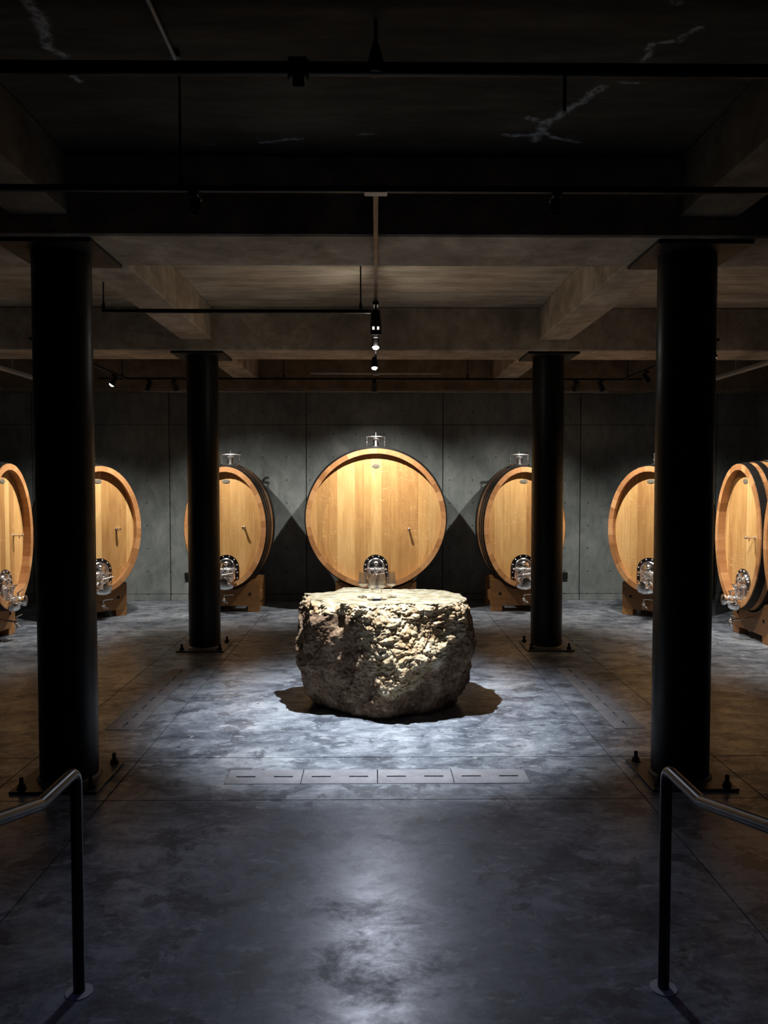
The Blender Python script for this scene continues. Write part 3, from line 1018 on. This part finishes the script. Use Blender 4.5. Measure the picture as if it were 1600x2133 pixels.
# ---------------------------------------------------------------- the boulder
def make_boulder():
    cx, cy = 0.085, 6.66
    ANG = 12
    rows = [
        (0.00, [.69, .62, .52, .46, .46, .50, .55, .46, .46, .57, .57, .62]),
        (0.15, [.73, .66, .56, .52, .53, .60, .68, .53, .50, .70, .63, .67]),
        (0.30, [.75, .68, .58, .55, .58, .68, .75, .60, .50, .695, .64, .70]),
        (0.60, [.785, .70, .60, .56, .62, .74, .83, .70, .53, .60, .64, .75]),
        (0.85, [.80, .71, .60, .56, .62, .74, .81, .74, .58, .545, .635, .78]),
        (0.95, [.80, .70, .585, .55, .60, .72, .775, .73, .60, .535, .635, .775]),
    ]

    def row_at(vals, th):
        u = (th / (2 * PI) * ANG) % ANG
        i = int(u)
        f = u - i
        p = [vals[(i + k) % ANG] for k in (-1, 0, 1, 2)]
        return 0.5 * (2 * p[1] + (p[2] - p[0]) * f + (2 * p[0] - 5 * p[1] + 4 * p[2] - p[3]) * f * f + (3 * p[1] - p[0] - 3 * p[2] + p[3]) * f ** 3)

    def grow(th):
        return 1.02 + 0.115 * math.cos(th) ** 2

    def radius(th, z):
        for (z0, r0), (z1, r1) in zip(rows, rows[1:]):
            if z <= z1:
                f = (z - z0) / (z1 - z0)
                f = max(0, min(1, f))
                return (row_at(r0, th) * (1 - f) + row_at(r1, th) * f) * grow(th)
        return row_at(rows[-1][1], th) * grow(th)

    rnd = random.Random(21)
    planes = []
    for k in range(34):
        th = 2 * PI * (k + rnd.uniform(-0.4, 0.4)) / 34
        zt = rnd.uniform(0.1, 0.85)
        tilt = rnd.uniform(-0.45, 0.35)
        nrm = Vector((math.cos(th) * math.cos(tilt), math.sin(th) * math.cos(tilt), math.sin(tilt)))
        r = radius(th, zt) - rnd.uniform(-0.005, 0.03)
        planes.append((nrm, nrm.dot(Vector((r * math.cos(th), r * math.sin(th), zt)))))

    NA, NZ, NT_ = 760, 220, 50
    H = 0.95
    fr_, tp_ = [], []
    P, F = [], []

    def lip(th):
        return 0.012 * noise.noise((math.cos(th) * 4, math.sin(th) * 4, 2.0)) + 0.007 * noise.noise((math.cos(th) * 13, math.sin(th) * 13, 5.0))

    def topz(x, y):
        d = -y
        z = H - 0.012 * max(0, d) / 0.5
        z += 0.010 * noise.noise((x * 2.1, y * 3.2, 1.0)) + 0.004 * noise.noise((x * 8, y * 17, 4.0)) + 0.0022 * noise.noise((x * 24, y * 44, 9.0))
        return z

    for j in range(NZ + 1):
        v = j / NZ
        for i in range(NA):
            th = 2 * PI * i / NA
            z = H * v
            r = radius(th, z)
            ux, uy = math.cos(th), math.sin(th)
            ray = Vector((ux, uy, 0))
            for nrm, dd in planes:
                den = nrm.dot(ray)
                if den > 0.25:
                    rr = (dd - nrm.z * z) / den
                    if rr < r:
                        r = max(rr, r - 0.075)
            p = Vector((r * ux, r * uy, z))
            deg = math.degrees(th)
            # how freshly broken this spot is: a wedge down the front, ragged
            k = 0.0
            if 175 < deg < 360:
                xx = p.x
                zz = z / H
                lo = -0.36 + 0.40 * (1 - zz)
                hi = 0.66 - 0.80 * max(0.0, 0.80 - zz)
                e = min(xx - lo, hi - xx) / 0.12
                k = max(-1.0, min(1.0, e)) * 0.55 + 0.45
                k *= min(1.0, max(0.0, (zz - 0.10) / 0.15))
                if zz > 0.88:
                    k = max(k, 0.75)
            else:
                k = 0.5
            # relief: chips and ledges
            n1 = noise.fractal(p * 3.1 + Vector((3, 1, 7)), 0.9, 2.1, 5)
            wp = Vector((noise.noise(p * 5), noise.noise(p * 5 + Vector((7, 7, 7))), noise.noise(p * 5 + Vector((3, 9, 1))))) * 0.07
            q = p + wp
            c1 = noise.voronoi(Vector((q.x * 9.5 + q.z * 4.5, q.y * 9.5, q.z * 13.0 - q.x * 4.5)))[0]
            c2 = noise.voronoi(Vector((q.x * 27.0 - q.z * 9.0, q.y * 27.0, q.z * 34.0 + q.x * 8.0)))[0]
            ch1, ch2 = c1[1] - c1[0], c2[1] - c2[0]
            n3 = noise.noise(p * 46)
            n4 = noise.noise(p * 90)
            kk = max(0.12, k)
            dr_ = 0.036 * n1 + (0.032 * (min(ch1, 0.7) - 0.3) + 0.015 * (min(ch2, 0.6) - 0.25) + 0.0045 * n3 + 0.0030 * n4) * (0.35 + 0.85 * kk)
            # groove between the dark left facet and the split face
            gx = p.x - (-0.43 + 0.22 * (1 - z / H))
            if 180 < deg < 300:
                dr_ -= 0.045 * math.exp(-(gx / 0.045) ** 2) * min(1, max(0, (z - 0.1) / 0.3))
            r2 = r + dr_ + lip(th)
            zz_ = z
            if v > 0.93:
                tt = (v - 0.93) / 0.07
                r2 -= 0.018 * tt * tt * (1 + 1.2 * noise.noise((th * 9, 3, 1)))
                zz_ = z + (topz(r2 * ux, r2 * uy) - H) * tt * tt
            if v < 0.04:
                r2 -= 0.012 * (1 - v / 0.04)
            P.append((cx + r2 * ux, cy + r2 * uy, zz_))
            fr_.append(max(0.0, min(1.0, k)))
            tp_.append(1.0 if v > 0.985 else 0.0)
    for j in range(NZ):
        for i in range(NA):
            F.append((j * NA + i, j * NA + (i + 1) % NA, (j + 1) * NA + (i + 1) % NA, (j + 1) * NA + i))
    last = NZ * NA
    for k in range(1, NT_):
        s = 1 - k / NT_
        for i in range(NA):
            x, y, z = P[last + i]
            xx, yy = (x - cx) * s, (y - cy) * s
            P.append((cx + xx, cy + yy, topz(xx, yy)))
            fr_.append(1.0)
            tp_.append(1.0)
        b0 = last + (k - 1) * NA
        for i in range(NA):
            F.append((b0 + i, b0 + (i + 1) % NA, b0 + NA + (i + 1) % NA, b0 + NA + i))
    P.append((cx, cy, topz(0, 0)))
    fr_.append(1.0)
    tp_.append(1.0)
    b0 = last + (NT_ - 1) * NA
    for i in range(NA):
        F.append((b0 + i, b0 + (i + 1) % NA, len(P) - 1))
    F.append(tuple(reversed(range(NA))))
    mb = MB()
    mb.v, mb.f, mb.s = P, F, [True] * len(F)
    me = bpy.data.meshes.new('boulder_table')
    me.from_pydata(P, [], F)
    me.polygons.foreach_set('use_smooth', [True] * len(F))
    me.set_sharp_from_angle(angle=R(50))
    me.materials.append(M['stone'])
    for nm, vals in (('fresh', fr_), ('topface', tp_)):
        a_ = me.attributes.new(nm, 'FLOAT', 'POINT')
        a_.data.foreach_set('value', vals)
    o = bpy.data.objects.new('boulder_table', me)
    col.objects.link(o)
    tag(o, 'huge rough boulder with a flat sawn top, used as a table', 'boulder')
    return o, (lambda x, y: topz(x - cx, y - cy))


boulder, top_of = make_boulder()

# ---------------------------------------------------------------- glasses and the small box
def make_glass():
    root = empty('wine_glass')
    MB().lathe([(0.0005, 0.0), (0.036, 0.0), (0.037, 0.0015), (0.030, 0.003), (0.010, 0.0055), (0.0005, 0.006)], 28, closed=False).build('foot', M['glass'], root)
    MB().lathe([(0.0075, 0.0058), (0.0042, 0.012), (0.0036, 0.045), (0.0038, 0.080), (0.0055, 0.087)], 14).build('stem', M['glass'], root)
    outer = [(0.0055, 0.0872), (0.012, 0.092), (0.024, 0.100), (0.0345, 0.109), (0.0385, 0.114), (0.0388, 0.120), (0.0375, 0.140), (0.0345, 0.175), (0.0310, 0.218)]
    inner = [(0.0302, 0.218), (0.0336, 0.175), (0.0365, 0.140), (0.0377, 0.120), (0.0373, 0.1155), (0.033, 0.1105), (0.022, 0.1025), (0.010, 0.0965), (0.0006, 0.0945)]
    MB().lathe(outer + inner, 32).build('bowl', M['glass'], root)
    return root


gl = [(-0.109, 6.47, 'leftmost'), (-0.030, 6.36, 'just left of the small dark box'),
      (0.047, 6.36, 'just right of the small dark box'), (0.130, 6.47, 'rightmost')]
g0 = make_glass()
for i, (x, y, w) in enumerate(gl):
    g = g0 if i == 0 else copy_tree(g0)
    g.location = (x, y, top_of(x, y) + 0.002)
    tag(g, 'empty stemmed wine glass on the boulder, ' + w, 'wine glass', 'wine glasses on the boulder')
bx = empty('small_box', (0.006, 6.34, top_of(0.006, 6.34) + 0.003))
MB().box(-0.035, 0.035, -0.025, 0.025, 0.0, 0.015, bev=0.002).build('body', M['blackmatte'], bx)
MB().box(-0.034, 0.034, -0.024, 0.024, 0.0152, 0.019, bev=0.001).build('lid', M['boxtop'], bx)
tag(bx, 'small dark box with a pale top lying between the glasses', 'box')

# ---------------------------------------------------------------- tracks and pipes under the ceiling
def track(name, p0, p1, w, mat, label, cat='track', hangers=(), hname='hanger'):
    root = empty(name, p0)
    p0, p1 = Vector(p0), Vector(p1)
    d = p1 - p0
    mb = MB()
    h = w / 2
    if abs(d.x) > abs(d.y):
        xs = sorted((0, d.x))
        mb.box(xs[0], xs[1], -h, h, -h, h, bev=0.002)
    else:
        ys = sorted((0, d.y))
        mb.box(-h, h, ys[0], ys[1], -h, h, bev=0.002)
    mb.build('rail', mat, root)
    for (hx, hy, top) in hangers:
        m2 = MB().cyl((hx - p0.x, hy - p0.y, h), (hx - p0.x, hy - p0.y, top - p0.z), 0.006, n=8)
        m2.lathe([(0.014, h), (0.014, h + 0.03), (0.007, h + 0.06)], 10, Matrix.Translation((hx - p0.x, hy - p0.y, 0)))
        m2.build(hname, M['blackmatte'], root)
    tag(root, label, cat)
    return root


track('lighting_track', (-SIDE + 0.01, 3.68, TRACK_Z), (SIDE - 0.01, 3.68, TRACK_Z), 0.028, M['blackmatte'], 'long black track crossing the dark ceiling before the near beam', 'lighting track',
      [(-0.917, 3.68, SLAB_Z), (2.9, 3.68, SLAB_Z), (-3.4, 3.68, SLAB_Z)])
ct = track('lighting_track', (0, 3.70, TRACK_Z + 0.004), (0, 5.86, TRACK_Z + 0.004), 0.026, M['copper'], 'brown conduit running straight back under the near beam to the boulder lamp', 'lighting track')
MB().box(-0.055, 0.055, -0.035, 0.02, -0.022, -0.014, bev=0.002).build('junction_plate', M['pipe'], ct)
track('lighting_track', (0, 5.99, TRACK_Z + 0.004), (0, 9.72, TRACK_Z + 0.004), 0.022, M['blackmatte'], 'black track running back from the boulder lamp under the far beam', 'lighting track')
track('lighting_track', (-2.20, 6.27, TRACK_Z), (-0.04, 6.27, TRACK_Z), 0.030, M['blackmatte'], 'black track hung on thin rods left of the boulder lamp', 'lighting track',
      [(-0.122, 6.27, SLAB_Z), (-2.19, 6.27, SLAB_Z)])
track('lighting_track', (-3.6, 10.10, TRACK_Z - 0.03), (3.6, 10.10, TRACK_Z - 0.03), 0.026, M['blackmatte'], 'black track crossing behind the far beam in front of the back barrels', 'lighting track',
      [(-1.2, 10.10, SLAB_Z), (1.2, 10.10, SLAB_Z), (-3.3, 10.10, SLAB_Z), (3.3, 10.10, SLAB_Z)])
lr = empty('ceiling_conduit', (-0.81, 9.62, 3.275))
MB().cyl((0, 0, 0), (0.78, 0, 0), 0.011, n=10).build('tube', M['pipe'], lr)
MB().cyl((0.84, 0, 0), (1.62, 0, 0), 0.011, n=10).build('tube', M['pipe'], lr)
MB().box(0.77, 0.85, -0.03, 0.03, -0.02, 0.02, bev=0.003).build('joint_box', M['pipe'], lr)
tag(lr, 'pale straight conduit just below the far beam in the middle', 'conduit')

sp = empty('sprinkler_pipe', (0, 3.31, 3.66))
MB().cyl((-SIDE + 0.01, 0, 0), (SIDE - 0.01, 0, 0), 0.028, n=20).build('pipe', M['black'], sp)
cp = MB().lathe([(0.030, -0.045), (0.046, -0.035), (0.046, 0.035), (0.030, 0.045)], 20, Matrix.Translation((-0.326, 0, 0)) @ Matrix.Rotation(R(90), 4, 'Y'))
cp.box(-0.35, -0.30, -0.01, 0.01, -0.075, -0.03, bev=0.006)
cp.build('coupling', M['black'], sp)
MB().lathe([(0.034, -0.02), (0.034, 0.03), (0.018, 0.09), (0.008, 0.12), (0.008, 0.20)], 16).build('pipe_hanger', M['black'], sp)
MB().cyl((0.80, 0, -0.02), (0.80, 0, -0.17), 0.008, n=8).build('drop_rod', M['black'], sp)
tag(sp, 'thick black pipe crossing the dark ceiling at the top of the picture', 'pipe')
cv = empty('ceiling_conduit', (-0.893, 0.4, SLAB_Z - 0.03))
MB().cyl((0, 0, 0), (-0.012, 3.26, 0), 0.011, n=10).build('tube', M['pipe'], cv)
for yy in (2.6, 3.15):
    MB().box(-0.03, 0.012, yy - 0.012, yy + 0.012, 0.0, 0.029, bev=0.003).build('clip', M['pipe'], cv)
tag(cv, 'thin grey conduit running along the dark ceiling at the upper left', 'conduit')

wr = empty('wall_rail', (0, 12.40 - 0.46, 3.325))
MB().cyl((-3.6, 0, 0), (3.6, 0, 0), 0.013, n=10).build('tube', M['pipe'], wr)
for x in (-1.93, 0.0, 1.91):
    b = MB().box(x - 0.01, x + 0.01, -0.012, 0.012, -0.012, 0.033, bev=0.002)
    b.box(x - 0.045, x + 0.045, -0.02, 0.02, -0.020, -0.013, bev=0.002)
    b.build('bracket', M['pipe'], wr)
tag(wr, 'thin pipe with three brackets along the top of the back wall', 'pipe')

for sg, w in ((-1, 'left'), (1, 'right')):
    pp = empty('ceiling_pipe', (sg * 4.30, 7.6, 3.235))
    MB().cyl((0, 0, 0), (0, 2.2, 0), 0.030, n=16).build('pipe', M['pipe'], pp)
    for yy in (0.5, 1.6):
        MB().cyl((0, yy, 0.02), (0, yy, SLAB_Z - 3.235), 0.006, n=8).build('hanger', M['pipe'], pp)
    tag(pp, 'grey pipe slanting back below the ceiling at the %s picture edge' % w, 'pipe')

for x, w in ((-3.05, 'left'), (3.075, 'right')):
    ob = empty('outlet_box', (x, WALL, 0.405))
    MB().box(-0.052, 0.052, -0.055, -0.001, -0.052, 0.052, bev=0.006).build('housing', M['blackmatte'], ob)
    MB().box(-0.040, 0.040, -0.061, -0.0555, -0.030, 0.038, bev=0.004).build('lid', M['blackmatte'], ob)
    tag(ob, 'small black socket box low on the back wall beside the far %s column' % w, 'socket box')


# ---------------------------------------------------------------- lamps
def spot(name, mount, aim, label, power=0.0, color=(1, 1, 1), angle=70, blend=0.6, lens='lens', r=0.038, ln=0.13, drop=0.07, soft=0.02, slots=False, proud=False, light_aim=None, spill=0.0):
    """track spotlight: adapter, stem, tilted head with its lens and its light"""
    root = empty(name, mount)
    mt = Vector(mount)
    MB().box(-0.022, 0.022, -0.05, 0.05, -0.030, -0.001, bev=0.004).build('adapter', M['blackmatte'], root)
    MB().cyl((0, 0, -0.028), (0, 0, -drop), 0.008, n=10).build('stem', M['blackmatte'], root)
    d = (Vector(aim) - mt).normalized()
    piv = Vector((0, 0, -drop - 0.01))
    q = Matrix.Translation(piv) @ d.to_track_quat('Z', 'Y').to_matrix().to_4x4()
    hd = MB()
    hd.lathe([(r * 0.45, -ln * 0.55), (r * 0.8, -ln * 0.50), (r * 0.92, -ln * 0.2), (r, 0.0), (r, ln * 0.45), (r * 0.9, ln * 0.45), (r * 0.86, ln * 0.18)], 22, q)
    head = hd.build('head', M['black'], root)
    if proud:
        MB().lathe([(r * 0.85, ln * 0.385), (r * 0.80, ln * 0.46), (r * 0.55, ln * 0.54), (r * 0.2, ln * 0.58)], 20, q).build('lens', M[lens], head)
    else:
        MB().lathe([(r * 0.84, ln * 0.22), (r * 0.84, ln * 0.235), (r * 0.3, ln * 0.25)], 20, q).build('lens', M[lens], head)
    if slots:
        for sx in (-1, 1):
            MB().box(sx * 0.018 - 0.008, sx * 0.018 + 0.008, -0.052, -0.046, -drop - 0.067, -drop - 0.045).build('light_slot', M['slot'], root)
    if spill > 0:
        sl = bpy.data.lights.new('spill_light', 'POINT')
        sl.energy = spill
        sl.color = (1.0, 0.93, 0.82)
        sl.shadow_soft_size = 0.02
        so = bpy.data.objects.new('spill_light', sl)
        col.objects.link(so)
        so.parent = root
        so.location = (0, -r - 0.03, -drop - 0.05)
    if power > 0:
        ld = bpy.data.lights.new(name + '_light', 'SPOT')
        ld.energy = power
        ld.color = color
        ld.spot_size = R(angle)
        ld.spot_blend = blend
        ld.shadow_soft_size = soft
        lo = bpy.data.objects.new('light', ld)
        col.objects.link(lo)
        lo.parent = root
        lo.location = piv + d * (ln * 0.62 + soft)
        if light_aim is not None:
            d = (Vector(light_aim) - mt).normalized()
        lo.rotation_euler = d.to_track_quat('-Z', 'Y').to_euler()
    return tag(root, label, 'spotlight', 'black track spotlights')


ZM = TRACK_Z - 0.01
spot('track_spotlight', (0.0, 5.90, TRACK_Z - 0.01), (0.05, 6.30, 0.6), 'largest black spotlight hanging over the front of the boulder', P_STONE, C_STONE, 76, 0.85, r=0.042, ln=0.19, drop=0.15, slots=True)
spot('track_spotlight', (0.0, 7.24, TRACK_Z - 0.008), (0.0, 6.3, 0.6), 'glowing spotlight above the boulder, the upper of the two bright lenses', P_FRONT, C_FRONT, 46, 1.0, lens='lens_bright', drop=0.06, ln=0.11, r=0.036, soft=0.03, proud=True, light_aim=(0.0, 3.2, 0.0), spill=P_SPILL)
spot('track_spotlight', (-0.015, 8.50, TRACK_Z - 0.008), (0.0, 7.5, 0.6), 'glowing spotlight just before the far beam, the lower of the two bright lenses', P_FRONT, C_FRONT, 42, 1.0, lens='lens_bright', drop=0.06, ln=0.12, r=0.036, soft=0.03, proud=True, light_aim=(0.0, 4.2, 0.3))
TD = 10.10
TZ3 = TRACK_Z - 0.044
spot('track_spotlight', (-0.02, TD, TZ3), (0.0, 11.20, 1.78), 'dark spotlight aimed at the round barrel, below the pale conduit', P_ROUND, C_BARREL, 98, 1.0)
for sg, w in ((-1, 'left'), (1, 'right')):
    spot('track_spotlight', (sg * 2.62, TD, TZ3), (sg * 2.22, 11.20, 1.66), 'dark spotlight aimed at the oval barrel behind the far %s column' % w, P_OVAL, C_BARREL, 94, 1.0)
    spot('track_spotlight', (sg * 2.95, TD, TZ3), (sg * 3.82, 10.72, 1.62), 'dark spotlight aimed at the turned oval barrel in the back %s corner' % w, P_OVAL, C_BARREL, 94, 1.0)
    spot('track_spotlight', (sg * 3.24, 9.62 if sg < 0 else 9.25, TZ3), (sg * 4.44, 9.40, 1.58),
         'small lit spotlight under the ceiling beside the far left column' if sg < 0 else 'dark spotlight aimed at the edgewise barrel on the right side', P_OVAL, C_BARREL, 94, 1.0, proud=sg < 0)
    track('lighting_track', (sg * 3.24, 7.3, TRACK_Z - 0.03), (sg * 3.24, TD - 0.02, TRACK_Z - 0.03), 0.026, M['blackmatte'], 'short black track beyond the near %s column' % w, 'lighting track', [(sg * 3.24, 7.6, SLAB_Z)])
spot('track_spotlight', (3.24, 7.45, TZ3), (4.44, 8.05, 1.58), 'tiny bright spotlight at the edge of the near right column', P_OVAL, C_BARREL, 94, 1.0, proud=True)
for sg, w in ((-1, 'left'), (1, 'right')):
    spot('track_spotlight', (sg * 0.85, 3.68, TRACK_Z - 0.015), (sg * 0.9, 3.3, 0.5), 'small unlit spotlight on the dark near track, %s of the brown conduit' % w, 0, lens='chrome', r=0.026, ln=0.08, drop=0.05)
spot('track_spotlight', (0.0, 1.45, TRACK_Z + 0.302), (0.0, 2.3, 0.0), 'entrance spotlight with cool light over the handrails, out of the picture', P_ENTRY, C_ENTRY, 120, 1.0, drop=0.1, soft=0.10)
track('lighting_track', (-1.2, 1.45, TRACK_Z + 0.315), (1.2, 1.45, TRACK_Z + 0.315), 0.028, M['blackmatte'], 'black track over the entrance between the handrails, out of the picture', 'lighting track', [(-1.0, 1.45, SLAB_Z), (1.0, 1.45, SLAB_Z)])


# ---------------------------------------------------------------- handrails
def fillet(pts, rs, n=6):
    pts = [Vector(p) for p in pts]
    out = [pts[0]]
    for a_, b_, c_, r in zip(pts, pts[1:], pts[2:], rs):
        u, w = (a_ - b_).normalized(), (c_ - b_).normalized()
        p0, p1 = b_ + u * r, b_ + w * r
        for k in range(n + 1):
            t = k / n
            out.append(p0 * (1 - t) ** 2 + b_ * 2 * t * (1 - t) + p1 * t * t)
    out.append(pts[-1])
    return out


for sg, w in ((-1, 'left'), (1, 'right')):
    x = -1.119 if sg < 0 else 1.092
    hr = empty('handrail', (x, 2.84, 0))
    q = lambda y, z: (0, y - 2.84, z)
    path = fillet([q(2.84, 0.004), q(2.84, 0.846), q(2.53, 0.850), q(0.30, 1.44), q(0.30, 0.004)], (0.055, 0.010, 0.06))
    MB().tube(path, 0.0215, 18).build('rail', M['rail'], hr)
    for yy in (2.84, 0.30):
        MB().lathe([(0.050, 0.0005), (0.050, 0.003), (0.024, 0.004)], 28, Matrix.Translation((0, yy - 2.84, 0))).build('floor_ring', M['ring'], hr)
    tag(hr, 'bent dark steel handrail in the %s foreground' % w, 'handrail', 'bent steel handrails')
